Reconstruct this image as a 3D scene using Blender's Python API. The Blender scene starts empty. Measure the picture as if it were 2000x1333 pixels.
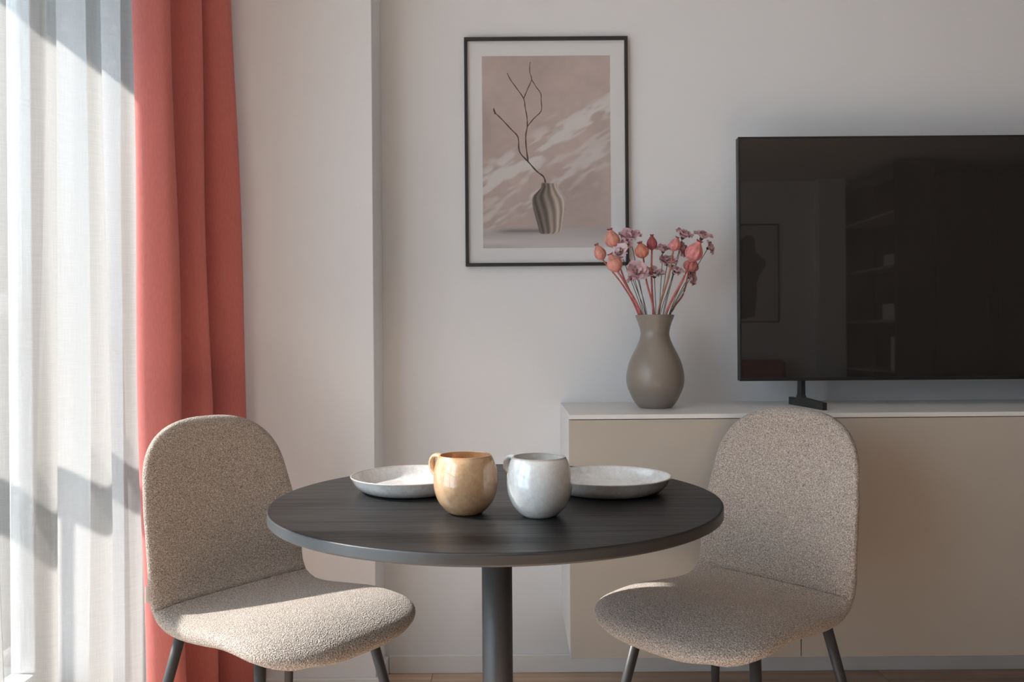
import bpy, bmesh, math, random
import numpy as np
from mathutils import Vector, Matrix
random.seed(7); np.random.seed(7)
S = bpy.context.scene
COL = S.collection
PI = math.pi

# ------------------------------------------------------------------ camera
F_PX, HC, ROLL = 1650.0, 1.042, 0.0075
cam = bpy.data.cameras.new('camera'); camo = bpy.data.objects.new('camera', cam); COL.objects.link(camo)
cam.sensor_width = 36.0; cam.lens = F_PX / 2000 * 36
cam.shift_y = -(666.5 - 659) / 2000
cam.clip_start = 0.02
camo.location = (0, 0, HC)
camo.rotation_euler = (Matrix.Rotation(PI / 2, 4, 'X') @ Matrix.Rotation(-ROLL, 4, 'Z')).to_euler()
S.camera = camo

def at(x, y, Y):
    """photo pixel -> point at depth Y"""
    xu = x - ROLL * (y - 666.5); yu = y + ROLL * (x - 1000)
    return Vector(((xu - 1000) / F_PX * Y, Y, HC - (yu - 659) / F_PX * Y))

# ------------------------------------------------------------------ light
W = bpy.data.worlds.new('world'); S.world = W; W.use_nodes = True
bg = W.node_tree.nodes['Background']
bg.inputs[0].default_value = (0.66, 0.84, 1.0, 1); bg.inputs[1].default_value = 2.6
sd = bpy.data.lights.new('sun', 'SUN'); so = bpy.data.objects.new('sun', sd); COL.objects.link(so)
sd.energy = 12.0; sd.angle = math.radians(0.9); sd.color = (1.0, 0.985, 0.97)
EL, AZ = math.radians(42), math.radians(-8)
sdir = Vector((math.cos(EL) * math.cos(AZ), math.cos(EL) * math.sin(AZ), -math.sin(EL)))
so.rotation_euler = sdir.to_track_quat('-Z', 'Y').to_euler(); so.location = (-4, 0, 5)
pd = bpy.data.lights.new('window_portal', 'AREA'); po = bpy.data.objects.new('window_portal', pd); COL.objects.link(po)
pd.shape = 'RECTANGLE'; pd.size = 2.2; pd.size_y = 3.2; pd.cycles.is_portal = True
po.location = (-1.46, 0.89, 1.09); po.rotation_euler = (0, -PI / 2, 0)
S.view_settings.view_transform = 'Standard'; S.view_settings.look = 'None'
S.view_settings.gamma = 1.0; S.view_settings.use_curve_mapping = False
S.view_settings.exposure = 1.22
S.cycles.use_denoising = True
S.cycles.max_bounces = 9; S.cycles.diffuse_bounces = 5; S.cycles.transparent_max_bounces = 12
S.cycles.sample_clamp_indirect = 8.0

# ------------------------------------------------------------------ helpers
def s2l(c):
    return tuple(((v / 255) / 12.92 if v / 255 < 0.04045 else ((v / 255 + 0.055) / 1.055) ** 2.4) for v in c)

def mat(name, col, rough=0.6, spec=0.5, metal=0.0, noise=None, bump=None, sheen=0.0, coat=0.0):
    """noise=(scale, amount, stretch xyz), bump=(scale, strength, distance)"""
    m = bpy.data.materials.new(name); m.use_nodes = True
    nt = m.node_tree; p = nt.nodes['Principled BSDF']
    p.inputs['Roughness'].default_value = rough; p.inputs['Specular IOR Level'].default_value = spec
    p.inputs['Metallic'].default_value = metal; p.inputs['Sheen Weight'].default_value = sheen
    p.inputs['Coat Weight'].default_value = coat; p.inputs['Coat Roughness'].default_value = 0.025; p.inputs['Coat IOR'].default_value = 1.6
    p.inputs['Base Color'].default_value = (*col, 1)
    tc = nt.nodes.new('ShaderNodeTexCoord')
    if noise:
        mp = nt.nodes.new('ShaderNodeMapping'); nt.links.new(tc.outputs['Object'], mp.inputs[0])
        mp.inputs['Scale'].default_value = noise[2] if len(noise) > 2 else (1, 1, 1)
        n = nt.nodes.new('ShaderNodeTexNoise'); nt.links.new(mp.outputs[0], n.inputs['Vector'])
        n.inputs['Scale'].default_value = noise[0]; n.inputs['Detail'].default_value = 4
        r = nt.nodes.new('ShaderNodeValToRGB'); nt.links.new(n.outputs['Fac'], r.inputs[0])
        a = noise[1]
        r.color_ramp.elements[0].position = 0.3; r.color_ramp.elements[1].position = 0.7
        r.color_ramp.elements[0].color = (*[c * (1 - a) for c in col], 1)
        r.color_ramp.elements[1].color = (*[min(1, c * (1 + a)) for c in col], 1)
        nt.links.new(r.outputs[0], p.inputs['Base Color'])
    if bump:
        n2 = nt.nodes.new('ShaderNodeTexNoise'); nt.links.new(tc.outputs['Object'], n2.inputs['Vector'])
        n2.inputs['Scale'].default_value = bump[0]; n2.inputs['Detail'].default_value = 3
        b = nt.nodes.new('ShaderNodeBump'); nt.links.new(n2.outputs['Fac'], b.inputs['Height'])
        b.inputs['Strength'].default_value = bump[1]; b.inputs['Distance'].default_value = bump[2]
        nt.links.new(b.outputs[0], p.inputs['Normal'])
    return m

def link(name, me, m, parent=None, loc=(0, 0, 0), smooth=False):
    if m is not None and not me.materials: me.materials.append(m)
    if smooth:
        me.polygons.foreach_set('use_smooth', [True] * len(me.polygons))
    o = bpy.data.objects.new(name, me); COL.objects.link(o)
    o.location = loc; o.parent = parent
    return o

def empty(name, loc=(0, 0, 0), rz=0.0):
    o = bpy.data.objects.new(name, None); COL.objects.link(o)
    o.empty_display_size = 0.05; o.location = loc; o.rotation_euler = (0, 0, rz)
    return o

def tag(o, label, cat, group=None, kind=None):
    o['label'] = label; o['category'] = cat
    if group: o['group'] = group
    if kind: o['kind'] = kind
    return o

def struct(o, label=None):
    o['kind'] = 'structure'
    if label: o['label'] = label
    return o

def box(name, lo, hi, m, parent=None, bevel=0.0, seg=2):
    bm = bmesh.new(); bmesh.ops.create_cube(bm, size=1)
    c = [(a + b) / 2 for a, b in zip(lo, hi)]; d = [b - a for a, b in zip(lo, hi)]
    for v in bm.verts: v.co = Vector((v.co.x * d[0], v.co.y * d[1], v.co.z * d[2]))
    if bevel > 0:
        bmesh.ops.bevel(bm, geom=bm.edges[:], offset=bevel, segments=seg, affect='EDGES', profile=0.5)
    me = bpy.data.meshes.new(name); bm.to_mesh(me); bm.free()
    return link(name, me, m, parent, c)

def meshdata(name, v, f):
    me = bpy.data.meshes.new(name); me.from_pydata([tuple(x) for x in v], [], f); me.update(); return me

def catmull(pts, n):
    P = [np.array(p, float) for p in pts]; P = [2 * P[0] - P[1]] + P + [2 * P[-1] - P[-2]]
    out = []
    for i in range(1, len(P) - 2):
        for k in range(n):
            t = k / n; a, b, c, d = P[i - 1:i + 3]
            out.append(0.5 * (2 * b + (c - a) * t + (2 * a - 5 * b + 4 * c - d) * t * t + (3 * b - a - 3 * c + d) * t ** 3))
    out.append(P[-2]); return out

def lathe(name, prof, m, parent=None, loc=(0, 0, 0), n=64, wob=None):
    v, f = [], []
    for i, (r, z) in enumerate(prof):
        for k in range(n):
            a = 2 * PI * k / n; rr = max(r, 1e-5) * (1 + (wob(a, z) if wob else 0))
            v.append((rr * math.cos(a), rr * math.sin(a), z))
    for i in range(len(prof) - 1):
        for k in range(n):
            k2 = (k + 1) % n
            f.append((i * n + k, i * n + k2, (i + 1) * n + k2, (i + 1) * n + k))
    return link(name, meshdata(name, v, f), m, parent, loc, True)

def tube_data(pts, rad, n=10, cap=True):
    pts = [Vector(p) for p in pts]; v, f = [], []
    if not isinstance(rad, (list, tuple)): rad = [rad] * len(pts)
    up = Vector((0.31, 0.17, 0.93))
    for i, p in enumerate(pts):
        t = (pts[min(i + 1, len(pts) - 1)] - pts[max(i - 1, 0)]).normalized()
        u = t.cross(up)
        if u.length < 0.1: u = t.cross(Vector((1, 0, 0)))
        u.normalize(); w = t.cross(u)
        for k in range(n):
            a = 2 * PI * k / n; v.append(p + (u * math.cos(a) + w * math.sin(a)) * rad[i])
    for i in range(len(pts) - 1):
        for k in range(n):
            k2 = (k + 1) % n; f.append((i * n + k, i * n + k2, (i + 1) * n + k2, (i + 1) * n + k))
    if cap:
        f.append(tuple(range(n - 1, -1, -1))); b = (len(pts) - 1) * n; f.append(tuple(range(b, b + n)))
    return v, f

def tube(name, pts, rad, m, parent=None, loc=(0, 0, 0), n=10):
    v, f = tube_data(pts, rad, n); return link(name, meshdata(name, v, f), m, parent, loc, True)

def copy_tree(o, parent=None):
    c = o.copy(); COL.objects.link(c); c.parent = parent
    for ch in list(o.children): copy_tree(ch, c)
    return c

# ------------------------------------------------------------------ materials
M_WALL = mat('wall_paint', (0.785, 0.785, 0.788), 0.75, 0.25, bump=(180, 0.05, 0.002))
M_CEIL = mat('ceiling_paint', (0.82, 0.81, 0.79), 0.9, 0.1)
M_TRIM = mat('trim_white', (0.78, 0.77, 0.755), 0.4, 0.4)
M_WHITE = mat('cabinet_white', (0.74, 0.735, 0.72), 0.35, 0.4)
M_GREIGE = mat('door_greige', (0.45, 0.405, 0.350), 0.5, 0.3)
M_FRAME = mat('black_frame', (0.022, 0.020, 0.019), 0.45)
M_MAT = mat('paper_white', (0.80, 0.80, 0.80), 0.8, 0.1)
M_METAL = mat('black_powder_coat', (0.045, 0.045, 0.046), 0.42, 0.5)
M_TVBODY = mat('tv_plastic', (0.018, 0.017, 0.017), 0.4)
M_SCREEN = mat('tv_screen', (0.028, 0.025, 0.022), 0.02, 0.9)
M_VASE = mat('taupe_ceramic', (0.255, 0.215, 0.178), 0.30, 0.5, bump=(300, 0.03, 0.001))
M_CORAL = mat('coral_curtain', (0.57, 0.180, 0.160), 0.8, 0.15, noise=(260, 0.06, (1, 1, 0.25)), sheen=0.1)
M_OUT = mat('balcony_concrete', (0.5, 0.49, 0.47), 0.9, 0.1)
M_DWOOD = mat('dark_wood', (0.035, 0.024, 0.017), 0.5, 0.3, noise=(6, 0.3, (1, 1, 0.1)))
M_RED = mat('red_upholstery', (0.42, 0.07, 0.08), 0.9, 0.1)
M_GREYMETAL = mat('railing_metal', (0.12, 0.12, 0.125), 0.5)
M_BOOK = mat('book_white', (0.6, 0.59, 0.57), 0.7)

def fabric():
    m = mat('boucle_fabric', (0.4, 0.34, 0.28), 0.95, 0.1, sheen=0.15)
    nt = m.node_tree; p = nt.nodes['Principled BSDF']; tc = nt.nodes.new('ShaderNodeTexCoord')
    n = nt.nodes.new('ShaderNodeTexNoise'); n.inputs['Scale'].default_value = 420; n.inputs['Detail'].default_value = 3
    n.inputs['Roughness'].default_value = 0.7
    nt.links.new(tc.outputs['Object'], n.inputs['Vector'])
    r = nt.nodes.new('ShaderNodeValToRGB'); nt.links.new(n.outputs['Fac'], r.inputs[0])
    e = r.color_ramp.elements
    e[0].position = 0.30; e[0].color = (0.10, 0.078, 0.064, 1)
    e[1].position = 0.70; e[1].color = (0.78, 0.70, 0.62, 1)
    k = e.new(0.46); k.color = (0.33, 0.278, 0.237, 1); k2 = e.new(0.56); k2.color = (0.49, 0.427, 0.375, 1)
    nt.links.new(r.outputs[0], p.inputs['Base Color'])
    v = nt.nodes.new('ShaderNodeTexVoronoi'); v.inputs['Scale'].default_value = 330
    nt.links.new(tc.outputs['Object'], v.inputs['Vector'])
    b = nt.nodes.new('ShaderNodeBump'); b.inputs['Strength'].default_value = 0.7; b.inputs['Distance'].default_value = 0.0025
    nt.links.new(v.outputs['Distance'], b.inputs['Height']); nt.links.new(b.outputs[0], p.inputs['Normal'])
    return m
M_FABRIC = fabric()

def glaze(name, lo, hi, rim):
    m = mat(name, hi, 0.25, 0.5, coat=1.0)
    nt = m.node_tree; p = nt.nodes['Principled BSDF']; tc = nt.nodes.new('ShaderNodeTexCoord')
    n = nt.nodes.new('ShaderNodeTexNoise'); n.inputs['Scale'].default_value = 110; n.inputs['Detail'].default_value = 8
    n.inputs['Roughness'].default_value = 0.72
    nt.links.new(tc.outputs['Object'], n.inputs['Vector'])
    r = nt.nodes.new('ShaderNodeValToRGB'); nt.links.new(n.outputs['Fac'], r.inputs[0])
    e = r.color_ramp.elements; e[0].position = 0.33; e[0].color = (*lo, 1); e[1].position = 0.62; e[1].color = (*hi, 1)
    at_ = nt.nodes.new('ShaderNodeAttribute'); at_.attribute_name = 'rim'
    mx = nt.nodes.new('ShaderNodeMix'); mx.data_type = 'RGBA'
    nt.links.new(at_.outputs['Fac'], mx.inputs['Factor']); nt.links.new(r.outputs[0], mx.inputs['A']); mx.inputs['B'].default_value = (*rim, 1)
    nt.links.new(mx.outputs['Result'], p.inputs['Base Color'])
    return m
M_TAN = glaze('tan_glaze', (0.52, 0.30, 0.155), (0.66, 0.405, 0.22), (0.42, 0.22, 0.10))
M_PALE = glaze('pale_glaze', (0.74, 0.70, 0.65), (0.88, 0.85, 0.80), (0.36, 0.27, 0.20))
M_GRY = glaze('grey_glaze', (0.62, 0.585, 0.55), (0.76, 0.745, 0.72), (0.36, 0.27, 0.20))

def sheer_mat():
    m = bpy.data.materials.new('sheer_voile'); m.use_nodes = True; nt = m.node_tree
    nt.nodes.remove(nt.nodes['Principled BSDF']); out = nt.nodes['Material Output']
    d = nt.nodes.new('ShaderNodeBsdfDiffuse'); d.inputs[0].default_value = (0.235, 0.224, 0.209, 1)
    t = nt.nodes.new('ShaderNodeBsdfTranslucent'); t.inputs[0].default_value = (0.235, 0.224, 0.209, 1)
    tr = nt.nodes.new('ShaderNodeBsdfTransparent'); tr.inputs[0].default_value = (1.0, 0.985, 0.96, 1)
    a = nt.nodes.new('ShaderNodeMixShader'); a.inputs[0].default_value = 0.45
    nt.links.new(d.outputs[0], a.inputs[1]); nt.links.new(t.outputs[0], a.inputs[2])
    tc = nt.nodes.new('ShaderNodeTexCoord')
    facs = []
    for sc in ((25, 25, 900), (700, 700, 12)):
        mp = nt.nodes.new('ShaderNodeMapping'); mp.inputs['Scale'].default_value = sc
        nt.links.new(tc.outputs['Object'], mp.inputs[0])
        n = nt.nodes.new('ShaderNodeTexNoise'); n.inputs['Scale'].default_value = 1; n.inputs['Detail'].default_value = 1
        nt.links.new(mp.outputs[0], n.inputs['Vector']); facs.append(n)
    ad = nt.nodes.new('ShaderNodeMath'); ad.operation = 'ADD'
    nt.links.new(facs[0].outputs['Fac'], ad.inputs[0]); nt.links.new(facs[1].outputs['Fac'], ad.inputs[1])
    mr = nt.nodes.new('ShaderNodeMapRange'); nt.links.new(ad.outputs[0], mr.inputs[0])
    mr.inputs[1].default_value = 0.7; mr.inputs[2].default_value = 1.3; mr.inputs[3].default_value = 0.22; mr.inputs[4].default_value = 0.36
    b = nt.nodes.new('ShaderNodeMixShader'); nt.links.new(mr.outputs[0], b.inputs[0])
    nt.links.new(a.outputs[0], b.inputs[1]); nt.links.new(tr.outputs[0], b.inputs[2]); nt.links.new(b.outputs[0], out.inputs[0])
    return m
M_SHEER = sheer_mat()

def pane_mat():
    m = bpy.data.materials.new('clear_pane'); m.use_nodes = True; nt = m.node_tree
    nt.nodes.remove(nt.nodes['Principled BSDF']); out = nt.nodes['Material Output']
    tr = nt.nodes.new('ShaderNodeBsdfTransparent'); tr.inputs[0].default_value = (0.98, 0.98, 0.98, 1)
    g = nt.nodes.new('ShaderNodeBsdfGlossy'); g.inputs['Roughness'].default_value = 0.02
    lw = nt.nodes.new('ShaderNodeLayerWeight'); lw.inputs[0].default_value = 0.5   # Schlick, the same from both sides
    pw_ = nt.nodes.new('ShaderNodeMath'); pw_.operation = 'POWER'; pw_.inputs[1].default_value = 5; nt.links.new(lw.outputs['Facing'], pw_.inputs[0])
    fr = nt.nodes.new('ShaderNodeMath'); fr.operation = 'MULTIPLY_ADD'; fr.inputs[1].default_value = 0.97; fr.inputs[2].default_value = 0.025
    nt.links.new(pw_.outputs[0], fr.inputs[0])
    x = nt.nodes.new('ShaderNodeMixShader'); nt.links.new(fr.outputs[0], x.inputs[0])
    nt.links.new(tr.outputs[0], x.inputs[1]); nt.links.new(g.outputs[0], x.inputs[2]); nt.links.new(x.outputs[0], out.inputs[0])
    return m
M_PANE = pane_mat()

def plank_mat():
    m = mat('oak_laminate', (0.25, 0.155, 0.095), 0.45, 0.35)
    nt = m.node_tree; p = nt.nodes['Principled BSDF']; tc = nt.nodes.new('ShaderNodeTexCoord')
    mp = nt.nodes.new('ShaderNodeMapping'); mp.inputs['Scale'].default_value = (2.5, 40, 1)
    oi = nt.nodes.new('ShaderNodeObjectInfo'); ad = nt.nodes.new('ShaderNodeVectorMath'); ad.operation = 'ADD'
    sc = nt.nodes.new('ShaderNodeMath'); sc.operation = 'MULTIPLY'; sc.inputs[1].default_value = 37
    nt.links.new(oi.outputs['Random'], sc.inputs[0])
    nt.links.new(tc.outputs['Object'], ad.inputs[0]); nt.links.new(sc.outputs[0], ad.inputs[1]); nt.links.new(ad.outputs[0], mp.inputs[0])
    n = nt.nodes.new('ShaderNodeTexNoise'); n.inputs['Scale'].default_value = 1; n.inputs['Detail'].default_value = 5
    nt.links.new(mp.outputs[0], n.inputs['Vector'])
    r = nt.nodes.new('ShaderNodeValToRGB'); nt.links.new(n.outputs['Fac'], r.inputs[0])
    r.color_ramp.elements[0].position = 0.3; r.color_ramp.elements[0].color = (0.48, 0.335, 0.24, 1)
    r.color_ramp.elements[1].position = 0.7; r.color_ramp.elements[1].color = (0.66, 0.485, 0.355, 1)
    hv = nt.nodes.new('ShaderNodeHueSaturation'); nt.links.new(r.outputs[0], hv.inputs['Color'])
    mr = nt.nodes.new('ShaderNodeMapRange'); nt.links.new(oi.outputs['Random'], mr.inputs[0]); mr.inputs[3].default_value = 0.8; mr.inputs[4].default_value = 1.2
    nt.links.new(mr.outputs[0], hv.inputs['Value']); nt.links.new(hv.outputs[0], p.inputs['Base Color'])
    return m
M_PLANK = plank_mat()

def tabletop_mat():
    m = mat('black_stained_wood', (0.028, 0.027, 0.026), 0.36, 0.28)
    nt = m.node_tree; p = nt.nodes['Principled BSDF']; tc = nt.nodes.new('ShaderNodeTexCoord')
    mp = nt.nodes.new('ShaderNodeMapping'); mp.inputs['Scale'].default_value = (6, 160, 6); nt.links.new(tc.outputs['Object'], mp.inputs[0])
    n = nt.nodes.new('ShaderNodeTexNoise'); n.inputs['Scale'].default_value = 1; n.inputs['Detail'].default_value = 5
    nt.links.new(mp.outputs[0], n.inputs['Vector'])
    r = nt.nodes.new('ShaderNodeValToRGB'); nt.links.new(n.outputs['Fac'], r.inputs[0])
    r.color_ramp.elements[0].position = 0.32; r.color_ramp.elements[0].color = (0.009, 0.0087, 0.0084, 1)
    r.color_ramp.elements[1].position = 0.68; r.color_ramp.elements[1].color = (0.022, 0.0213, 0.0207, 1)
    nt.links.new(r.outputs[0], p.inputs['Base Color'])
    r2 = nt.nodes.new('ShaderNodeMapRange'); nt.links.new(n.outputs['Fac'], r2.inputs[0])
    r2.inputs[1].default_value = 0.3; r2.inputs[2].default_value = 0.7; r2.inputs[3].default_value = 0.46; r2.inputs[4].default_value = 0.36
    nt.links.new(r2.outputs[0], p.inputs['Roughness'])
    b = nt.nodes.new('ShaderNodeBump'); b.inputs['Strength'].default_value = 0.25; b.inputs['Distance'].default_value = 0.0008
    nt.links.new(n.outputs['Fac'], b.inputs['Height']); nt.links.new(b.outputs[0], p.inputs['Normal'])
    return m
M_TOP = tabletop_mat()

# ------------------------------------------------------------------ room shell
YB = 2.63        # back wall
YP = 2.455       # face of the pier in the corner
XP = -0.4017     # right edge of the pier
XL = -1.12       # inner face of the window wall
XR, YR, ZC = 5.2, -3.71, 2.60
struct(box('wall_back', (XL - 0.3, YB, 0), (XR + 0.15, YB + 0.15, ZC), M_WALL), 'plain off-white painted wall behind the television')
struct(box('wall_pier', (XL, YP, 0), (XP, YB, ZC), M_WALL, bevel=0.002), 'off-white wall pier projecting beside the coral curtain')
struct(box('wall_right', (XR, YR, 0), (XR + 0.15, YB, ZC), M_DWOOD), 'unseen far right wall, made dark to cut bounced light')  # dark finish invented to lower light bounce on the right side
struct(box('wall_rear', (XL - 0.3, YR - 0.15, 0), (XR + 0.15, YR, ZC), M_WALL))
struct(box('ceiling', (XL - 0.3, YR - 0.15, ZC), (XR + 0.15, YB + 0.15, ZC + 0.15), M_CEIL))
WY0, WY1, WZ0, WZ1 = -0.65, 2.43, 0.05, 2.13
wl = empty('wall_left', (XL, 0, 0)); struct(wl, 'white wall around the window behind the curtains')
box('wall_segment', (-0.3, YR, 0), (0, WY0, ZC), M_WALL, wl)
box('wall_segment', (-0.3, WY1, 0), (0, YB, ZC), M_WALL, wl)
box('lintel', (-0.3, WY0, WZ1), (0, WY1, ZC), M_WALL, wl)
box('threshold', (-0.3, WY0, 0), (0, WY1, WZ0), M_WALL, wl)
struct(box('wall_rear_pier', (3.07, YR, 0), (3.335, YR + 0.14, ZC), M_WALL))
BT, BH = 0.012, 0.057
for nm, lo, hi in (('baseboard_back', (XP + BT, YB - BT, 0), (XR, YB, BH)),
                   ('baseboard_pier_front', (XL, YP - BT, 0), (XP + BT, YP, BH)),
                   ('baseboard_pier_side', (XP, YP, 0), (XP + BT, YB - BT, BH)),
                   ('baseboard_rear', (XL, YR, 0), (3.07, YR + BT, BH)),
                   ('baseboard_right', (XR - BT, -2.45, 0), (XR, YB - BT, BH))):
    struct(box(nm, lo, hi, M_TRIM, bevel=0.003))

fl = struct(box('floor', (XL - 0.3, YR - 0.15, -0.12), (XR + 0.15, YB + 0.15, -0.014), M_OUT), 'brown wooden plank floor')
pw, pl = 0.19, 1.38
plm = None
for j in range(int((YB - YR) / pw) + 1):
    y1 = YB - 0.002 - j * pw; y0 = max(y1 - pw + 0.0012, YR)
    off = [0.115, 0.75, 0.42, 1.06][j % 4]
    x = XL - pl + (off if j else (at(845, 1320, 2.61).x - XL) % pl)
    while x < XR:
        a, b = max(x, XL), min(x + pl - 0.0012, XR)
        if b - a > 0.03 and y1 - y0 > 0.02:
            full = abs(b - a - pl + 0.0012) < 1e-6 and abs(y1 - y0 - pw + 0.0012) < 1e-6
            if full and plm is not None:
                o = bpy.data.objects.new('plank', plm); COL.objects.link(o); o.location = ((a + b) / 2, (y0 + y1) / 2, -0.007); 
            else:
                o = box('plank', (a, y0, -0.014), (b, y1, 0.0), M_PLANK, None, bevel=0.0008, seg=1)
                if full: plm = o.data
            o.parent = fl; o.location = Vector(o.location) - fl.location
        x += pl

# window: frame, sashes with panes
fw = 0.055
def window(nm, y0, y1, n, label):
    wn = empty(nm, (XL - 0.262, 0, 0)); struct(wn, label)
    box('frame', (-0.035, y0, WZ0), (0.035, y1, WZ0 + fw), M_TRIM, wn, 0.004)
    box('frame', (-0.035, y0, WZ1 - fw), (0.035, y1, WZ1), M_TRIM, wn, 0.004)
    ys = [y0 + (y1 - y0 - fw) * k / n for k in range(n + 1)]
    for y in ys: box('mullion', (-0.035, y, WZ0 + fw), (0.035, y + fw, WZ1 - fw), M_TRIM, wn, 0.004)
    for i in range(n): box('pane', (-0.006, ys[i] + fw, WZ0 + fw), (0.006, ys[i + 1], WZ1 - fw), M_PANE, wn)
window('window_1', WY0, WY1, 3, 'tall white framed window behind the sheer curtain')
# balcony beyond the window
bs = struct(box('balcony_bounce_slab', (-2.6, -3.6, -0.14), (XL - 0.3, 2.75, -0.02), M_OUT), 'pale balcony floor outside the window, added to bounce sunlight')  # unseen slab added to bounce sun up into the room
rl = empty('balcony_railing', (-1.52, 0, -0.02)); tag(rl, 'dark metal balcony railing outside the sheer curtain', 'railing')
box('handrail', (-0.03, -2.6, 1.13), (0.03, 2.7, 1.20), M_GREYMETAL, rl, 0.006)
box('bottom_rail', (-0.015, -2.6, 0.1), (0.015, 2.7, 0.13), M_GREYMETAL, rl)
bar = None
for k in range(18):
    y = -2.5 + k * 0.30
    if bar is None:
        bar = box('baluster', (-0.012, y - 0.012, 0.0), (0.012, y + 0.012, 1.13), M_GREYMETAL, rl)
    else:
        b = bar.copy(); COL.objects.link(b); b.location = (0, y, 0.565)

struct(box('wall_sky_blocker', (-2.6, 2.75, -0.14), (XL - 0.3, 2.9, ZC), mat('sky_blocker_dark', (0.12, 0.112, 0.105), 0.9, 0.1)), 'unseen dark wall added to block the sky behind the sheer curtain')  # added dark blocker: keeps bright sky from showing through the sheer

# ------------------------------------------------------------------ curtains
def drape(name, path, z0, z1, m, parent, nv=46, thick=0.0, per=12, warp=None):
    pts = catmull(path, per); v, f = [], []
    nu = len(pts)
    for j in range(nv):
        t = j / (nv - 1); z = z0 + (z1 - z0) * t
        for i, p in enumerate(pts):
            x, y = (p if warp is None else warp(p, i / (nu - 1), t)); v.append((x, y, z))
    for j in range(nv - 1):
        for i in range(nu - 1):
            f.append((j * nu + i, j * nu + i + 1, (j + 1) * nu + i + 1, (j + 1) * nu + i))
    o = link(name, meshdata(name, v, f), m, parent, smooth=True)
    if thick:
        s = o.modifiers.new('thickness', 'SOLIDIFY'); s.thickness = thick; s.offset = 0
    return o

rail = empty('curtain_rail', (0, 0, ZC)); tag(rail, 'white double curtain track along the ceiling above the window', 'curtain rail')
for x in (-1.005, -0.885):
    box('track', (x - 0.012, -0.95, -0.03), (x + 0.012, 2.44, 0), M_TRIM, rail, 0.003)
    box('end_cap', (x - 0.014, 2.44, -0.032), (x + 0.014, 2.452, 0), M_TRIM, rail, 0.002)

# sheer: folds whose crests were read off the photograph
sh = empty('sheer_curtain', (0, 0, 0)); tag(sh, 'white sheer curtain glowing with sunlight beside the coral drape', 'curtain')
path = []
y = 1.10; k = 0
rs = random.Random(3)
while y < 1.45:
    path.append((-1.0 + (0.035 if k % 2 else -0.035) + rs.uniform(-.01, .01), y)); y += rs.uniform(0.06, 0.095); k += 1
path += [(-1.03, 1.50), (-0.975, 1.57), (-0.985, 1.64), (-1.035, 1.70), (-1.02, 1.735), (-0.965, 1.755), (-0.97, 1.80), (-1.03, 1.86), (-1.02, 1.93),
         (-0.975, 1.985), (-0.985, 2.04), (-1.04, 2.09), (-1.03, 2.14), (-0.985, 2.18), (-0.99, 2.24), (-1.04, 2.30), (-1.0, 2.36), (-1.02, 2.42)]
def wsheer(p, u, t):
    a = 1.0 + 0.25 * (1 - t); s = 0.012 * math.sin(9 * u + 4.0 * t) + 0.006 * math.sin(23 * u - 7 * t)
    return (-1.0 + (p[0] + 1.0) * a + 0.008 * math.sin(31 * u + 3.1 * t), p[1] + s * 1.3)
drape('voile', path, 0.012, ZC - 0.031, M_SHEER, sh, 60, 0, 10, wsheer)

cc = empty('coral_curtain', (0, 0, 0)); tag(cc, 'heavy coral red drape hanging in folds at the wall pier', 'curtain')
cp = [(-0.945, 2.16), (-0.952, 2.128), (-0.93, 2.112), (-0.90, 2.112), (-0.868, 2.125), (-0.862, 2.152), (-0.895, 2.185), (-0.925, 2.215),
      (-0.90, 2.245), (-0.850, 2.258), (-0.832, 2.280), (-0.862, 2.305), (-0.895, 2.325), (-0.88, 2.345), (-0.825, 2.355), (-0.785, 2.372), (-0.782, 2.395), (-0.83, 2.415), (-0.88, 2.42)]
def wcoral(p, u, t):
    x, y_ = p
    zz = t * 2.55
    g = (1.95 - zz) / 1.75               # 0 near the top of the picture, 1 near the floor
    x += g * (0.018 + 0.028 * u) + 0.004 * math.sin(5 * zz + 8 * u)
    if u > 0.35: x -= max(0, zz - 1.0) * 0.006
    return (x, y_ + 0.004 * math.sin(3.3 * zz + 14 * u))
drape('drape', cp, 0.012, ZC - 0.031, M_CORAL, cc, 60, 0.0018, 12, wcoral)

# ------------------------------------------------------------------ wall cabinet
CX0, CX1, CY0, CZ0, CZ1 = 0.148, 1.962, 2.214, 0.197, 0.837
cb = empty('wall_cabinet', (CX0, YB, CZ0)); tag(cb, 'low wall-mounted media cabinet, white with greige doors, under the television', 'cabinet')
L, H, Dp = CX1 - CX0, CZ1 - CZ0, YB - CY0
box('side_panel', (0, -Dp + 0.020, 0), (0.018, 0, H - 0.012), M_WHITE, cb, 0.001)
box('side_panel', (L - 0.018, -Dp + 0.020, 0), (L, 0, H - 0.012), M_WHITE, cb, 0.001)
box('top_panel', (0, -Dp, H - 0.012), (L, 0, H), M_WHITE, cb, 0.0012)
box('bottom_panel', (0.018, -Dp + 0.020, 0.0), (L - 0.018, 0, 0.018), M_WHITE, cb)
box('back_panel', (0.018, -0.008, 0.018), (L - 0.018, 0, H - 0.012), M_WHITE, cb)
for k in (1, 2): box('divider', (L / 3 * k - 0.009, -Dp + 0.020, 0.018), (L / 3 * k + 0.009, -0.008, H - 0.012), M_WHITE, cb)
for k in range(3):
    d = box('door', (L / 3 * k + (0.0012 if k else 0), -Dp + 0.001, 0.0), (L / 3 * (k + 1) - (0.0012 if k < 2 else 0), -Dp + 0.019, H - 0.0138), M_GREIGE, cb, 0.001)

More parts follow.
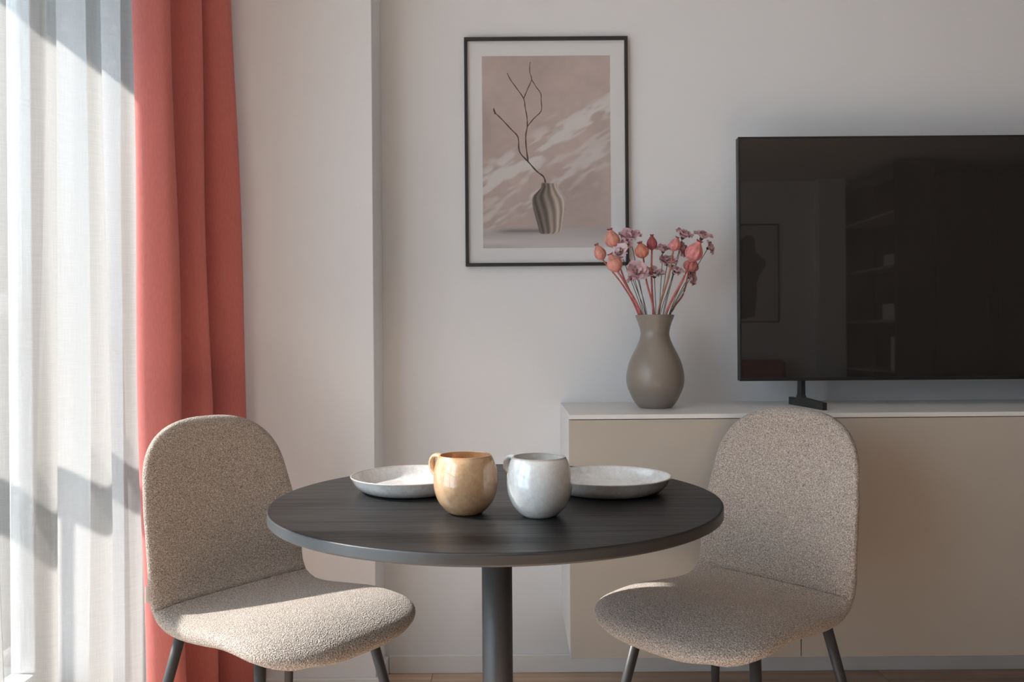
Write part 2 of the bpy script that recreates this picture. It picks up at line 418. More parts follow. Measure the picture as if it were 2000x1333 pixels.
# ------------------------------------------------------------------ television
YT = 2.43
p0 = at(1441, 268, YT); p1 = at(1443, 745, YT)
TX0, TZ1, TZ0 = p0.x, p0.z, p1.z
TX1 = TX0 + 1.235
tv = empty('television', (TX0, YT, CZ1)); tag(tv, 'large flat-screen television standing on the wall cabinet', 'television')
tw, z0, z1 = TX1 - TX0, TZ0 - CZ1, TZ1 - CZ1
box('housing', (0, 0.002, z0), (tw, 0.026, z1), M_TVBODY, tv, 0.003)
box('rear_housing', (0.12, 0.026, z0 + 0.05), (tw - 0.12, 0.06, z1 - 0.2), M_TVBODY, tv, 0.01)
bz = 0.0052
box('bezel', (0, -0.003, z1 - bz), (tw, 0.002, z1), M_TVBODY, tv, 0.001)
box('bezel', (0, -0.003, z0), (tw, 0.002, z0 + 0.010), M_TVBODY, tv, 0.001)
box('bezel', (0, -0.003, z0 + 0.010), (bz, 0.002, z1 - bz), M_TVBODY, tv, 0.001)
box('bezel', (tw - bz, -0.003, z0 + 0.010), (tw, 0.002, z1 - bz), M_TVBODY, tv, 0.001)
box('screen', (bz, -0.0015, z0 + 0.010), (tw - bz, 0.002, z1 - bz), M_SCREEN, tv)
def tvfoot(xc, s):
    # a T of flat bar: post, and a foot bar running from behind the screen forward and outward
    ft = empty('foot', (xc, 0.012, 0)); ft.parent = tv
    a, b = Vector((-0.010 * s, 0.065, 0)), Vector((0.012 * s, -0.150, 0))
    d = (b - a).normalized(); n = Vector((-d.y, d.x, 0)) * 0.006
    def slab(nm, P, thick):
        v = [q - thick for q in P] + [q + thick for q in P]; k = len(P)
        f = [tuple(range(k))[::-1], tuple(range(k, 2 * k))] + [(i, (i + 1) % k, k + (i + 1) % k, k + i) for i in range(k)]
        return link(nm, meshdata(nm, v, f), M_TVBODY, ft)
    z = Vector((0, 0, 1)); c = Vector((0, 0, 0))
    h = 0.020
    slab('foot_bar', [a, b, b + z * h, c + d * 0.02 + z * (h + 0.006), c + d * 0.012 + z * (h + 0.014), c - d * 0.016 + z * (h + 0.014), c - d * 0.024 + z * (h + 0.002), a + z * (h + 0.002)], n)
    slab('post', [c - d * 0.016 + z * (h + 0.010), c + d * 0.013 + z * (h + 0.010), c + d * 0.012 + z * (z0 + 0.01), c - d * 0.012 + z * (z0 + 0.01)], n)
xf = at(1568, 760, YT).x - TX0
tvfoot(xf, 1); tvfoot(tw - xf, -1)

# ------------------------------------------------------------------ vase
vb = at(1280, 797, 2.42); VX, VY = vb.x, 2.42
va = empty('vase', (VX, VY, CZ1)); tag(va, 'taupe ceramic vase with flared rim standing on the wall cabinet', 'vase')
sc = 0.3 * 2.42 / F_PX
pr = [(1272, 100), (1262, 112), (1230, 138), (1180, 163), (1130, 182), (1070, 187), (1000, 175), (940, 153), (880, 123), (830, 101), (790, 93), (755, 98), (720, 108), (690, 120), (672, 126)]
prof = [(r * sc, (1272 - y_) * sc) for y_, r in pr]
prof = [tuple(q) for q in catmull(prof, 6)]
top = prof[-1]
inner = [(r - 0.005, z) for r, z in prof[::-1] if z > 0.012]
body = [(0, 0.002), (prof[0][0] - 0.004, 0.002), (prof[0][0] - 0.002, 0.0)] + prof + [(top[0] - 0.001, top[1] + 0.0016), (top[0] - 0.004, top[1] + 0.0014)] + inner + [(0, 0.012)]
lathe('body', body, M_VASE, va, n=72)
VTOP = CZ1 + top[1]

# ------------------------------------------------------------------ dried poppy pods and blossoms in the vase
M_POD = [mat('poppy_pod_%s' % n, c, 0.6, 0.3, noise=(90, 0.30, (1, 1, 0.35)), bump=(160, 0.4, 0.003)) for n, c in
         (('coral', (0.68, 0.29, 0.225)), ('rose', (0.68, 0.245, 0.235)), ('wine', (0.36, 0.085, 0.10)), ('orange', (0.58, 0.21, 0.14)))]
M_CROWN = mat('pod_crown', (0.33, 0.05, 0.055), 0.7)
M_PSTEM = mat('pink_stem', (0.50, 0.125, 0.105), 0.6, noise=(90, 0.25))
M_BSTEM = mat('tan_stem', (0.36, 0.16, 0.10), 0.6, noise=(90, 0.25))
M_GSTEM = mat('grey_stem', (0.13, 0.105, 0.075), 0.7)
M_PETAL = mat('mauve_petal', (0.70, 0.52, 0.53), 0.8, 0.1, noise=(120, 0.35))
M_PETAL2 = mat('pink_petal', (0.68, 0.44, 0.46), 0.8, 0.1, noise=(120, 0.35))
M_CALYX = mat('calyx', (0.05, 0.055, 0.035), 0.8)

def stem_path(head, mouth, via=None):
    a = Vector((VX + (mouth.x - VX) * -0.2, VY + (mouth.y - VY) * -0.2, CZ1 + 0.09))
    pts = [a, mouth] + ([via] if via else [mouth.lerp(head, 0.5) + Vector((0, 0, 0.004))]) + [head]
    return [Vector(q) for q in catmull(pts, 7)]

def pod(px, w, h, crown, mouthpx, dep, mi, label, via=None, stemm=M_PSTEM, rs_=0.0030):
    Y = VY + dep
    ctr = at(*px, Y); cr = at(*crown, Y + random.uniform(-.012, .004))
    ax = (cr - ctr).normalized()
    s = 1.0 / F_PX * Y
    R_, Hh = w / 2 * s, h * s
    base = ctr - ax * Hh * 0.52
    mouth = at(mouthpx, 621, VY + dep * 0.4); mouth.z = VTOP
    mouth.x = VX + max(-0.046, min(0.046, mouth.x - VX)); mouth.y = VY + max(-0.02, min(0.02, mouth.y - VY))
    t = empty('poppy_stem', mouth); tag(t, label, 'dried flower', 'dried poppy stems in the taupe vase')
    pts = stem_path(base, mouth, at(*via, Y) if via else None)
    tube('stem', [q - mouth for q in pts], [rs_ * (1.15 - 0.35 * i / len(pts)) for i in range(len(pts))], stemm, t, n=8)
    prof_ = [(0.10, -0.02), (0.22, 0.01), (0.30, 0.04), (0.55, 0.10), (0.85, 0.22), (1.0, 0.38), (0.97, 0.52), (0.80, 0.68), (0.54, 0.82), (0.33, 0.92), (0.27, 1.0), (0.05, 1.01)]
    o = lathe('pod', [tuple(q) for q in catmull([(a * R_, b * Hh) for a, b in prof_], 3)], M_POD[mi], t, base - mouth, n=40,
              wob=lambda a, z: 0.05 * math.cos(9 * a) * math.sin(PI * max(0, min(1, z / Hh))))
    q = ax.to_track_quat('Z', 'Y'); o.rotation_mode = 'QUATERNION'; o.rotation_quaternion = q
    # crown: a disc of rays
    v, f = [], []; n = 9; cz = Hh * 0.985; rc = R_ * 0.46
    for k in range(2 * n):
        a = PI * k / n; rr = rc * (1.0 if k % 2 == 0 else 0.62)
        v.append((rr * math.cos(a), rr * math.sin(a), cz + Hh * (0.10 if k % 2 == 0 else 0.035)))
        v.append((rr * 0.62 * math.cos(a), rr * 0.62 * math.sin(a), cz))
    v.append((0, 0, cz + 0.03 * Hh)); c = len(v) - 1
    for k in range(2 * n):
        k2 = (k + 1) % (2 * n); f += [(2 * k, 2 * k2, 2 * k2 + 1, 2 * k + 1), (2 * k, 2 * k2, c)]
    o2 = link('crown', meshdata('crown', v, f), M_CROWN, o)
    return t

pod((1195, 466), 29, 36, (1190, 444), 1251, 0.015, 0, 'large pale coral poppy pod at the top left of the bouquet', via=(1219, 545))
pod((1171, 493), 23, 33, (1163, 474), 1248, 0.03, 0, 'small leaning coral poppy pod furthest left in the bouquet', via=(1218, 560), rs_=.0026)
pod((1199, 514), 30, 37, (1189, 492), 1253, -0.03, 0, 'pale coral poppy pod lowest on the left of the bouquet', via=(1222, 556), rs_=.0034)
pod((1253, 489), 28, 32, (1249, 472), 1278, -0.015, 3, 'orange-red poppy pod left of the upright wine-coloured pod', via=(1263, 552))
pod((1273, 474), 20, 29, (1273, 456), 1276, 0.0, 2, 'upright wine-coloured poppy pod in the middle of the bouquet', via=(1272.5, 545))
pod((1319, 477), 22, 27, (1324, 461), 1285, -0.02, 1, 'rose poppy pod on a tan stem right of the middle', via=(1306, 540), stemm=M_BSTEM)
pod((1357, 491), 34, 42, (1368, 468), 1300, -0.02, 1, 'largest rose poppy pod leaning at the right of the bouquet', via=(1334, 546), rs_=.0034)
pod((1350, 518), 30, 29, (1357, 499), 1312, 0.03, 1, 'rose poppy pod half hidden under the largest pod at right', via=(1334, 575), stemm=M_BSTEM)

# one wavy petal shared by every blossom
def petal_mesh(seed):
    r = random.Random(seed); v, f = [], []; nu, nv = 6, 6; ph = r.uniform(0, 6)
    for j in range(nv):
        t = j / (nv - 1)
        wv = 0.62 * math.sin(PI * min(1, 0.12 + 0.72 * t)) ** 0.8 if t < 0.999 else 0.40
        for i in range(nu):
            u = i / (nu - 1) * 2 - 1
            edge = t ** 2
            ln = t * (1 - 0.10 * u * u * t) + 0.05 * edge * math.sin(3.5 * u + ph)
            v.append((ln, u * wv, 0.55 * t - 0.42 * t * t + 0.35 * wv * u * u + 0.15 * edge * math.sin(6 * u + ph)))
    for j in range(nv - 1):
        for i in range(nu - 1): f.append((j * nu + i, j * nu + i + 1, (j + 1) * nu + i + 1, (j + 1) * nu + i))
    return meshdata('petal', v, f)
PET = [petal_mesh(k) for k in range(6)]
for k, me in enumerate(PET):
    me.materials.append(M_PETAL if k < 3 else M_PETAL2); me.polygons.foreach_set('use_smooth', [True] * len(me.polygons))

def blossom(px, d, face, mouthpx, dep, label, flat=1.0):
    Y = VY + dep; c = at(*px, Y); ax = Vector(face).normalized(); R_ = d * 1.12 / 2 / F_PX * Y
    mouth = at(mouthpx, 621, VY + dep * 0.3); mouth.z = VTOP
    mouth.x = VX + max(-0.044, min(0.044, mouth.x - VX)); mouth.y = VY + max(-0.02, min(0.02, mouth.y - VY))
    t = empty('dried_blossom', mouth); tag(t, label, 'dried flower', 'dried mauve blossoms in the taupe vase')
    base = c - ax * R_ * 0.25
    pts = stem_path(base, mouth); tube('stem', [q - mouth for q in pts], 0.0010, M_GSTEM, t, n=6)
    q = ax.to_track_quat('Z', 'Y')
    o = lathe('calyx', [(0.0, -0.25), (0.10, -0.22), (0.24, -0.05), (0.22, 0.08), (0.0, 0.10)], M_CALYX, t, base - mouth, n=12)
    o.rotation_mode = 'QUATERNION'; o.rotation_quaternion = q; o.scale = (R_ * .8,) * 3
    n = 10; a0 = random.uniform(0, 6); kk = 3 * random.randint(0, 1)
    for k in range(n):
        inner = k >= 5; a = a0 + (2 * PI * k / 5 if not inner else 2 * PI * (k - 5) / 5 + 0.6)
        p = bpy.data.objects.new('petal', PET[kk + random.randint(0, 2)]); COL.objects.link(p); p.parent = t
        p.location = base - mouth + ax * R_ * (0.03 if not inner else 0.1)
        p.rotation_mode = 'QUATERNION'
        p.rotation_quaternion = q @ Matrix.Rotation(a + random.uniform(-.15, .15), 4, 'Z').to_quaternion() @ Matrix.Rotation(-random.uniform(.05, .45) * flat - (0.75 if inner else 0), 4, 'Y').to_quaternion()
        s = R_ * (random.uniform(0.95, 1.12) if not inner else 0.7); p.scale = (s, s, s)

BL = [((1231, 461), 40, (-.1, -.5, .8), 1262, .02, 'mauve blossom at the top left beside the large pale pod'),
      ((1211, 494), 36, (-.5, -.7, .4), 1256, -.01, 'mauve blossom tucked between the three left-hand pods'),
      ((1222, 480), 30, (-.2, -.8, .5), 1258, .01, 'mauve blossom just below the top left blossom'),
      ((1243, 530), 40, (.1, -.9, .35), 1264, -.03, 'mauve blossom with open face below the orange-red pod'),
      ((1234, 544), 22, (-.6, -.3, .6), 1261, .0, 'small mauve bud under the open-faced blossom'),
      ((1279, 536), 36, (.1, -.45, .8), 1281, .01, 'mauve blossom low behind the upright middle stem'),
      ((1295, 488), 32, (.0, -.35, .9), 1287, .01, 'mauve blossom facing up right of the upright pod'),
      ((1304, 512), 36, (.1, -.4, .8), 1288, .02, 'mauve blossom halfway down behind the tan stem'),
      ((1318, 530), 34, (.35, -.4, .8), 1290, .0, 'mauve blossom low between tan stem and right-hand stems'),
      ((1335, 460), 38, (.3, -.4, .8), 1294, .03, 'mauve blossom at the top behind the rose pod'),
      ((1331, 488), 30, (.5, -.6, .4), 1296, .03, 'mauve blossom right behind the rose pod on tan stem'),
      ((1372, 462), 36, (.4, -.3, .9), 1306, .02, 'mauve blossom at the top right above the largest pod'),
      ((1386, 484), 28, (.8, -.4, .3), 1310, .01, 'mauve blossom furthest right in the bouquet'),
      ((1349, 541), 34, (.7, -.5, .1), 1312, .04, 'mauve blossom lowest on the right under the pods')]
for b in BL: blossom(*b)

# ------------------------------------------------------------------ framed print
YF = 2.612
fc = at(1067.5, 295.5, YF)
pf = empty('framed_print', (fc.x, YB, fc.z)); tag(pf, 'black framed art print of a vase with bare branch', 'picture')
fwid, fhei, fb = 0.506, 0.709, 0.0098
yo, yi = -0.020, -0.002
for lo, hi in (((-fwid / 2, yo, fhei / 2 - fb), (fwid / 2, yi, fhei / 2)), ((-fwid / 2, yo, -fhei / 2), (fwid / 2, yi, -fhei / 2 + fb)),
               ((-fwid / 2, yo, -fhei / 2 + fb), (-fwid / 2 + fb, yi, fhei / 2 - fb)), ((fwid / 2 - fb, yo, -fhei / 2 + fb), (fwid / 2, yi, fhei / 2 - fb))):
    box('frame_bar', lo, hi, M_FRAME, pf, 0.0012)
box('backing', (-fwid / 2 + fb, -0.006, -fhei / 2 + fb), (fwid / 2 - fb, -0.002, fhei / 2 - fb), M_FRAME, pf)
box('mount', (-fwid / 2 + fb, -0.009, -fhei / 2 + fb), (fwid / 2 - fb, -0.006, fhei / 2 - fb), M_MAT, pf)
box('glass', (-fwid / 2 + fb, -0.0165, -fhei / 2 + fb), (fwid / 2 - fb, -0.0145, fhei / 2 - fb), M_PANE, pf)

def vnoise(U, V, su, sv, seed):
    r = np.random.RandomState(seed); g = r.rand(64, 64)
    x, y_ = U * su, V * sv; i, j = np.floor(x).astype(int), np.floor(y_).astype(int); a, b = x - i, y_ - j
    a, b = a * a * (3 - 2 * a), b * b * (3 - 2 * b)
    G = lambda p, q: g[p % 64, q % 64]
    return (G(i, j) * (1 - a) + G(i + 1, j) * a) * (1 - b) + (G(i, j + 1) * (1 - a) + G(i + 1, j + 1) * a) * b
def sst(a, b, x):
    t = np.clip((x - a) / (b - a), 0, 1); return t * t * (3 - 2 * t)
NU, NV = 170, 255
PW, PH = 0.397, 0.596
U, V = np.meshgrid(np.linspace(0, 1, NU), np.linspace(0, 1, NV))
CXp, CYp = 165 + U * 683, 157 + V * 1026           # in the pixels of an enlarged crop
base = np.ones((NV, NU, 3)) * np.array([150, 136, 131.])
n1 = vnoise(U, V, 4, 6, 1) * .5 + vnoise(U, V, 9, 14, 2) * .3 + vnoise(U, V, 24, 36, 3) * .2
base += ((n1 - 0.5) * 26)[..., None] * np.array([1, 0.95, .9])
# dappled light printed in the picture: streaks along a rising diagonal
ang = math.radians(-31); A = CXp * math.cos(ang) + CYp * math.sin(ang); B = -CXp * math.sin(ang) + CYp * math.cos(ang)
dap = vnoise(A / 100, B / 100, .95, 3.2, 5) * .62 + vnoise(A / 100, B / 100, 2.2, 7, 6) * .38
bc = B - (-170 * math.sin(ang) + 830 * math.cos(ang))
band = np.exp(-((bc) / 95) ** 2) + 0.72 * np.exp(-((bc - 210) / 110) ** 2)
dd = sst(0.36, 0.66, dap * (0.45 + 0.75 * np.clip(band, 0, 1))) * np.clip(band * 1.1, 0, 1)
base = base * (1 - dd[..., None] * .85) + np.array([174, 171, 168.]) * dd[..., None] * .85
flm = sst(1072, 1084, CYp)
fcol = np.array([151, 146, 145.]) + ((vnoise(U, V, 2, 30, 8) - .5) * 20)[..., None] + (sst(1085, 1180, CYp) * 10 - 6)[..., None]
base = base * (1 - flm[..., None]) + fcol * flm[..., None]
shd = np.exp(-((CYp - 1092) / 12) ** 2) * sst(170, 330, CXp) * (CXp < 560)
base = base * (1 - .28 * shd[..., None])
# vase in the print
zy = np.array([160, 250, 330, 400, 470, 560, 700, 850, 1000, 1085, 1118.]); zl = np.array([350, 335, 262, 192, 165, 170, 198, 238, 278, 300, 330.]); zr = np.array([640, 650, 700, 748, 785, 790, 770, 742, 716, 690, 620.])
fx = lambda z: (1020 + .10506 * z - 880) / .3675; fy = lambda z: (340 + .10506 * z - 50) / .3675
yy = fy(zy); lx = np.interp(CYp, yy, fx(zl)); rx = np.interp(CYp, yy, fx(zr))
inv = sst(-1.5, 1.5, CXp - lx) * sst(-1.5, 1.5, rx - CXp) * sst(-2, 2, CYp - yy[0] - 8 * (CXp - lx) / 110) * sst(-2, 2, yy[-1] - CYp)
s_ = np.clip((CXp - lx) / np.maximum(rx - lx, 1), 0, 1); vt = (CYp - yy[0]) / (yy[-1] - yy[0])
th = np.arcsin(np.clip(2 * s_ - 1, -1, 1))
rib = np.cos(th * 11 + 5.5 * np.clip(1 - vt * 1.7, 0, 1) ** 1.5 - 3.0 * np.clip(vt - .45, 0, 1))
lum = 84 + 62 * sst(0.10, 0.95, s_) + rib * 34 * (0.45 + 0.5 * s_)
vc = lum[..., None] * np.array([1.0, 0.92, 0.85])
vc = vc * (1 - .6 * (sst(0.75, 1.0, s_) * sst(.6, .2, vt))[..., None]) + np.array([170, 163, 158.]) * .6 * (sst(0.75, 1.0, s_) * sst(.6, .2, vt))[..., None]
base = base * (1 - inv[..., None]) + vc * inv[..., None]
lin = ((base / 255 + 0.055) / 1.055) ** 2.4 * 1.78
pv = np.stack([(U - .5) * PW, np.zeros_like(U), (.5 - V) * PH], -1).reshape(-1, 3)
idx = np.arange(NU * NV).reshape(NV, NU)
pfc = np.stack([idx[1:, :-1], idx[1:, 1:], idx[:-1, 1:], idx[:-1, :-1]], -1).reshape(-1, 4)
pm = bpy.data.meshes.new('print'); pm.from_pydata(pv.tolist(), [], pfc.tolist())
ca = pm.color_attributes.new('ink', 'FLOAT_COLOR', 'POINT')
ca.data.foreach_set('color', np.concatenate([lin.reshape(-1, 3), np.ones((NU * NV, 1))], 1).astype(np.float32).ravel())
M_INK = mat('printed_ink', (0.5, 0.45, 0.43), 0.7, 0.15)
an = M_INK.node_tree.nodes.new('ShaderNodeAttribute'); an.attribute_name = 'ink'
M_INK.node_tree.links.new(an.outputs['Color'], M_INK.node_tree.nodes['Principled BSDF'].inputs['Base Color'])
link('print', pm, M_INK, pf, (0, -0.0096, 0))
M_TWIG = mat('printed_twig', (0.095, 0.062, 0.055), 0.8, 0.1)
def twig(pts, w0, w1):
    P = [((cx - 165) / 683 - .5, .5 - (cy - 157) / 1026) for cx, cy in pts]
    P = [Vector((u * PW, 0, v_ * PH)) for u, v_ in P]; v, f = [], []
    P = [Vector(q) for q in catmull(P, 3)]
    for i, p in enumerate(P):
        t = (P[min(i + 1, len(P) - 1)] - P[max(0, i - 1)]).normalized(); n = Vector((t.z, 0, -t.x))
        w = w0 + (w1 - w0) * i / (len(P) - 1); w *= 1 + .25 * math.sin(i * 2.1)
        v += [p - n * w, p + n * w]
    for i in range(len(P) - 1): f.append((2 * i, 2 * i + 2, 2 * i + 3, 2 * i + 1))
    link('printed_branch', meshdata('printed_branch', v, f), M_TWIG, pf, (0, -0.0099, 0))
twig([(500, 835), (490, 803), (455, 775), (408, 722), (362, 668), (356, 592), (318, 548), (265, 490), (235, 462)], .0023, .0015)
twig([(236, 466), (230, 452), (226, 436)], .0030, .0022)
twig([(408, 722), (398, 640), (397, 580), (405, 535), (403, 480), (394, 430), (387, 385), (350, 330), (318, 285), (300, 248)], .0020, .0013)
twig([(387, 385), (410, 330), (430, 283), (420, 240), (423, 190)], .0015, .0011)
twig([(430, 283), (455, 325), (478, 358), (480, 400), (480, 452), (440, 492), (405, 535)], .0012, .0015)

# ------------------------------------------------------------------ round table
TC = Vector(((969.5 - 1000 - 2.3) / F_PX * 1.531, 1.531, 0)); TZ, TR = 0.752, 0.40
tb = empty('round_table', (TC.x, TC.y, 0)); tag(tb, 'round black pedestal dining table between the two chairs', 'table')
th_ = 0.0185
zb = TZ - th_
lathe('tabletop', [(0, zb), (TR - .005, zb), (TR - .0015, zb), (TR - .0006, zb + .0008), (TR - .0006, zb + .003), (TR - .0006, TZ - .003), (TR - .0006, TZ - .0008), (TR - .0014, TZ), (TR - .005, TZ), (TR - .03, TZ), (0, TZ)], M_TOP, tb, n=160)
M_EDGE = mat('edge_band', (0.035, 0.035, 0.035), 0.4, 0.45)
lathe('edge_band', [(TR - .0006, zb + .0004), (TR, zb + .0008), (TR, zb + .0035), (TR, TZ - .0040), (TR, TZ - .0014), (TR - .0006, TZ - .0008)], M_EDGE, tb, n=160)
lathe('pedestal', [(0, 0.012), (.0275, 0.012), (.0275, TZ - th_ - .004), (0, TZ - th_ - .004)], M_METAL, tb, n=48)
lathe('mounting_plate', [(0, TZ - th_ - .005), (.11, TZ - th_ - .005), (.112, TZ - th_), (0, TZ - th_)], M_METAL, tb, n=48)
lathe('base_plate', [(0, 0), (.22, 0), (.222, .004), (.218, .010), (.05, .014), (.03, .03), (0, .03)], M_METAL, tb, n=72)

# ------------------------------------------------------------------ mugs and plates
def add_rim(o, fn):
    a = o.data.attributes.new('rim', 'FLOAT', 'POINT'); a.data.foreach_set('value', [fn(v.co) for v in o.data.vertices])
def mug(x, y_, m, hdir, label):
    t = empty('mug', (x, y_, TZ)); tag(t, label, 'mug', 'stoneware mugs on the black table')
    pr_ = [(0.0, 0.0015), (0.0235, 0.0015), (0.026, 0.0), (0.0335, 0.0055), (0.0445, 0.0185), (0.0515, 0.036), (0.0535, 0.054), (0.0520, 0.071), (0.0478, 0.0865), (0.0440, 0.0945), (0.0425, 0.0962),
           (0.0408, 0.0948), (0.0440, 0.085), (0.0480, 0.070), (0.0495, 0.052), (0.046, 0.03), (0.032, 0.012), (0.0, 0.008)]
    pp = pr_[:3] + [tuple(q) for q in catmull(pr_[2:], 6)][1:]
    o = lathe('body', pp, m, t, n=96, wob=lambda a, z: 0.006 * math.sin(3 * a + z * 40) * (z > .01))
    add_rim(o, lambda c: 0.75 * math.exp(-((c.z - 0.0955) / 0.0016) ** 2) + (0.0 if c.xy.length > .0505 or c.z < .012 else 0))
    d = Vector((*hdir, 0)).normalized(); z = Vector((0, 0, 1))
    hp = [(.0450, .0870), (.0560, .0905), (.0660, .0885), (.0715, .0800), (.0705, .0690), (.0640, .0600), (.0560, .0545), (.0500, .0520)]
    hp = [d * a + z * b for a, b in catmull(hp, 4)]
    v, f = tube_data(hp, 0.0046, 14)
    s = d.cross(z)
    v = [q + s * ((q - hp[min(i // 14, len(hp) - 1)]).dot(s)) * 0.5 for i, q in enumerate(v)]
    h = link('handle', meshdata('handle', v, f), m, t, smooth=True); add_rim(h, lambda c: 0.0)
mug(-0.0786, 1.397, M_TAN, (-.83, .56), 'tan glazed stoneware mug, left of the two on the black table')
mug(0.0425, 1.372, M_PALE, (-.74, .67), 'pale grey glazed stoneware mug, right of the two on the table')
def plate(x, y_, label, rot):
    t = empty('plate', (x, y_, TZ), rot); tag(t, label, 'plate', 'grey stoneware plates on the black table')
    pr_ = [(0.0, 0.002), (0.080, 0.002), (0.084, 0.0), (0.096, 0.004), (0.107, 0.013), (0.1155, 0.0265), (0.1172, 0.0298), (0.1160, 0.0310), (0.1138, 0.0295), (0.107, 0.0165), (0.099, 0.0085), (0.088, 0.0062), (0.05, 0.0058), (0, 0.0056)]
    pp = pr_[:3] + [tuple(q) for q in catmull(pr_[2:], 5)][1:]
    o = lathe('body', pp, M_GRY, t, n=120, wob=lambda a, z: 0.006 * math.sin(2 * a + 1) + .003 * math.sin(5 * a))
    add_rim(o, lambda c: 0.6 * math.exp(-((c.z - 0.0308) / 0.0013) ** 2))
plate(-0.190, 1.606, 'grey stoneware plate behind the tan mug', 0.4)
plate(0.178, 1.583, 'grey stoneware plate behind the pale grey mug', 2.1)

# ------------------------------------------------------------------ chairs
PRF = [(.262, .412), (.246, .436), (.185, .4565), (.09, .4610), (0, .455), (-.09, .4490), (-.150, .4560), (-.190, .486), (-.212, .54), (-.232, .63), (-.252, .73), (-.268, .81), (-.278, .868)]
def shell_meshes():
    C = np.array(catmull(PRF, 14)); seg = np.linalg.norm(np.diff(C, axis=0), axis=1); s = np.concatenate([[0], np.cumsum(seg)]); Lt = s[-1]
    ic = np.argmin(np.abs(C[:, 0] + .162) + np.abs(C[:, 1] - .463)); s_c = s[ic]
    tt = np.concatenate([0.12 * (1 - np.cos(np.linspace(0, PI / 2, 16)[:-1])), np.linspace(0.12, s_c - .02, 14)[:-1], np.linspace(s_c - .02, s_c, 9)])
    tt2 = np.concatenate([np.linspace(s_c, s_c + .02, 9)[:-1], np.linspace(s_c + .02, Lt - .12, 20)[:-1], Lt - 0.12 * (1 - np.cos(np.linspace(PI / 2, 0, 18)))])
    Wc = [(0, .228), (.10, .230), (.24, .226), (s_c, .216), (s_c + .10, .216), (s_c + .22, .209), (s_c + .34, .193), (Lt, .184)]
    cap = lambda d, c, p: (1 - (1 - min(max(d, 0) / c, 1)) ** p) ** (1 / p)
    def ring(q, n=44):
        y_ = np.interp(q, s, C[:, 0]); z = np.interp(q, s, C[:, 1])
        e = .004; ty = np.interp(q + e, s, C[:, 0]) - np.interp(q - e, s, C[:, 0]); tz = np.interp(q + e, s, C[:, 1]) - np.interp(q - e, s, C[:, 1])
        l = math.hypot(ty, tz); ty, tz = ty / l, tz / l
        ny, nz = tz, -ty          # towards the sitter
        hw = np.interp(q, *zip(*Wc)) * cap(q + .0004, .140, 2.7) * cap(Lt - q + .0004, .145, 2.5)
        T = 0.0215 * cap(q + .0002, .03, 2) * cap(Lt - q + .0002, .03, 2)
        bk = min(1, max(0, (q - s_c + .055) / .18)); bk = bk * bk * (3 - 2 * bk)
        k = (-0.10 - 0.16 * max(0, 1 - q / .20)) * (1 - bk) + 0.72 * bk * (1 - .35 * max(0, (q - s_c - .2) / .25))
        out = []
        for i in range(n):
            a = 2 * PI * i / n; ca_, sa = math.cos(a), math.sin(a)
            u = hw * math.copysign(abs(ca_) ** .75, ca_); h = T * math.copysign(abs(sa) ** .6, sa)
            if h < 0: h *= 1 + .75 * math.exp(-((q - .32) / .13) ** 2)
            if h > 0:
                h -= 0.0060 * math.exp(-((q - s_c) / .0045) ** 2) * min(1, abs(sa) * 2); h += .006 * math.exp(-((q - .16) / .11) ** 2) * abs(sa)
            off = h + k * u * u
            out.append((u, y_ + ny * off, z + nz * off))
        return out
    res = []
    for nm, ts in (('seat', tt), ('backrest', tt2)):
        v, f = [], []; n = 44
        for q in ts: v += ring(q, n)
        for i in range(len(ts) - 1):
            for kx in range(n):
                k2 = (kx + 1) % n; f.append((i * n + kx, i * n + k2, (i + 1) * n + k2, (i + 1) * n + kx))
        f.append(tuple(range(n - 1, -1, -1))); b = (len(ts) - 1) * n; f.append(tuple(range(b, b + n)))
        me = meshdata(nm, v, f); res.append(me)
    return res
SEAT, BACK = shell_meshes()
def chair(x, y_, rz, scl, label):
    t = empty('dining_chair', (x, y_, 0), rz); t.scale = scl; tag(t, label, 'chair', 'upholstered chairs at the round table')
    link('seat', SEAT, M_FABRIC, t, smooth=True); link('backrest', BACK, M_FABRIC, t, smooth=True)
    for sx in (-1, 1):
        for sy, tp, bt in ((1, .115, .205), (-1, -.150, -.245)):
            a = Vector((sx * .150, tp, .432)); b = Vector((sx * .225, bt, 0.0))
            tube('leg', [a, a.lerp(b, .5), b], [.0125, .0112, .0085], M_METAL, t, n=20)
    box('under_frame', (-.155, -.16, .418), (.155, -.13, .430), M_METAL, t, .003)
    box('under_frame', (-.155, .095, .418), (.155, .125, .430), M_METAL, t, .003)
    return t
# local +y faces the table
c1 = chair(-0.5121, 1.8566, -2.2141, (.938, 1.003, .990), 'beige boucle chair with sunlit seat beside the coral curtain')
c2 = chair(0.4722, 1.8629, 2.3061, (.93, 1.03, .997), 'beige boucle chair in front of the wall cabinet')
tg = box('care_tag', (.205, -.186, .485), (.222, -.184, .520), M_MAT, c1)

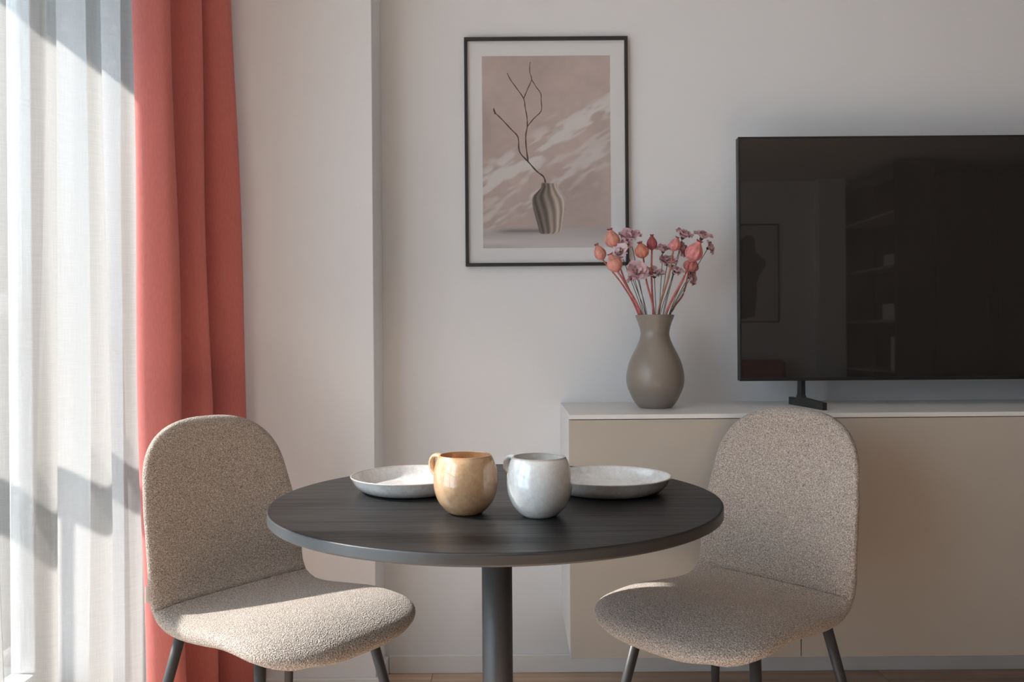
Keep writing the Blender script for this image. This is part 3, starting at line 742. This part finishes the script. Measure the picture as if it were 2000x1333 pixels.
# ------------------------------------------------------------------ the room behind the camera, seen in the television
def reflected(x, y_, Y):
    d = 2 * YT - Y; q = at(x, y_, d); return Vector((q.x, Y, q.z))
a, b = reflected(1520, 438, YR), reflected(1520, 630, YR)
pp = empty('wall_poster', (a.x - .35, YR, b.z)); tag(pp, 'black framed dark figure poster reflected in the television', 'picture')
ph = a.z - b.z
for lo, hi in (((-.35, .002, 0), (.35, .022, .014)), ((-.35, .002, ph - .014), (.35, .022, ph)), ((-.35, .002, .014), (-.336, .022, ph - .014)), ((.336, .002, .014), (.35, .022, ph - .014))):
    box('frame_bar', lo, hi, M_FRAME, pp, .001)
box('print', (-.336, .002, .014), (.336, .010, ph - .014), mat('grey_print', (.60, .58, .56), .8, .1, noise=(4, .12)), pp)
fp = [(-.10, .06), (.06, .05), (.05, .30), (.13, .52), (.20, .62), (.12, .70), (.06, .80), (-.02, .88), (-.10, .86), (-.12, .72), (-.22, .60), (-.14, .45), (-.12, .25)]
fp = catmull(fp + [fp[0]], 4)[:-1]; nf = len(fp)
link('figure', meshdata('figure', [(-x_, .0106, z_) for x_, z_ in fp] + [(-x_, .0100, z_) for x_, z_ in fp], [tuple(range(nf)), tuple(range(2 * nf - 1, nf - 1, -1))]), mat('figure_ink', (.10, .08, .075), .8, .1, noise=(9, .5)), pp)
bc_ = empty('bookcase', (3.34, -3.70, 0)); tag(bc_, 'tall dark open bookcase reflected in the television', 'bookcase')
bl, bh, bd = 1.20, 2.56, 0.34
box('side_panel', (0, 0, 0), (bd, .02, bh), M_DWOOD, bc_); box('side_panel', (0, bl - .02, 0), (bd, bl, bh), M_DWOOD, bc_)
box('back_panel', (bd - .01, .02, 0), (bd, bl - .02, bh), M_DWOOD, bc_)
M_SHELF = mat('shelf_edge', (0.30, 0.27, 0.24), .5)
for z in (.04, .30, .70, 1.155, 1.635, 2.11, 2.535): box('shelf', (0.002, .02, z), (bd - .01, bl - .02, z + .02), M_SHELF, bc_)
def book(nm, y0, y1, z, h, label, cat, w=.2):
    o = box(nm, (3.36, -3.70 + y0, z + .0205), (3.36 + w, -3.70 + y1, z + .0205 + h), M_BOOK, None, .004); tag(o, label, cat)
book('storage_box', .93, 1.16, 1.635, .10, 'white box on the upper bookcase shelf', 'box')
book('storage_box', .90, 1.16, 1.155, .14, 'larger white box on the middle bookcase shelf', 'box')
book('storage_box', 1.06, 1.16, .70, .30, 'upright white box file on the lower bookcase shelf', 'box')
wd = empty('wardrobe', (3.70, -3.70, 0)); tag(wd, 'dark brown wardrobe beside the bookcase reflected in the television', 'wardrobe')
box('body', (0, 0, 0), (1.49, 1.18, 2.45), M_DWOOD, wd, .002)
for k in range(3):
    d = box('door', (k * .497 + .002, 1.18, .06), (k * .497 + .493, 1.20, 2.44), M_DWOOD, wd, .002)
    box('handle', (.19 if k % 2 == 0 else -.20, .012, -.1), (.20 if k % 2 == 0 else -.19, .03, .1), M_METAL, d)
sf = empty('sofa', (1.75, -3.66, 0)); tag(sf, 'red upholstered sofa reflected low in the television', 'sofa')
box('seat_base', (-.95, 0, .08), (.95, .85, .30), M_RED, sf, .02); box('backrest', (-.95, 0, .30), (.95, .22, .80), M_RED, sf, .05, 3)
for x in (-.77, .0): box('seat_cushion', (x, .22, .30), (x + .76, .85, .44), M_RED, sf, .03, 3)
for x in (-.95, .77): box('armrest', (x, .02, .30), (x + .18, .85, .62), M_RED, sf, .04, 3)
for x in (-.88, .84):
    for y_ in (.05, .78): box('leg', (x, y_, 0), (x + .04, y_ + .04, .08), M_FRAME, sf)
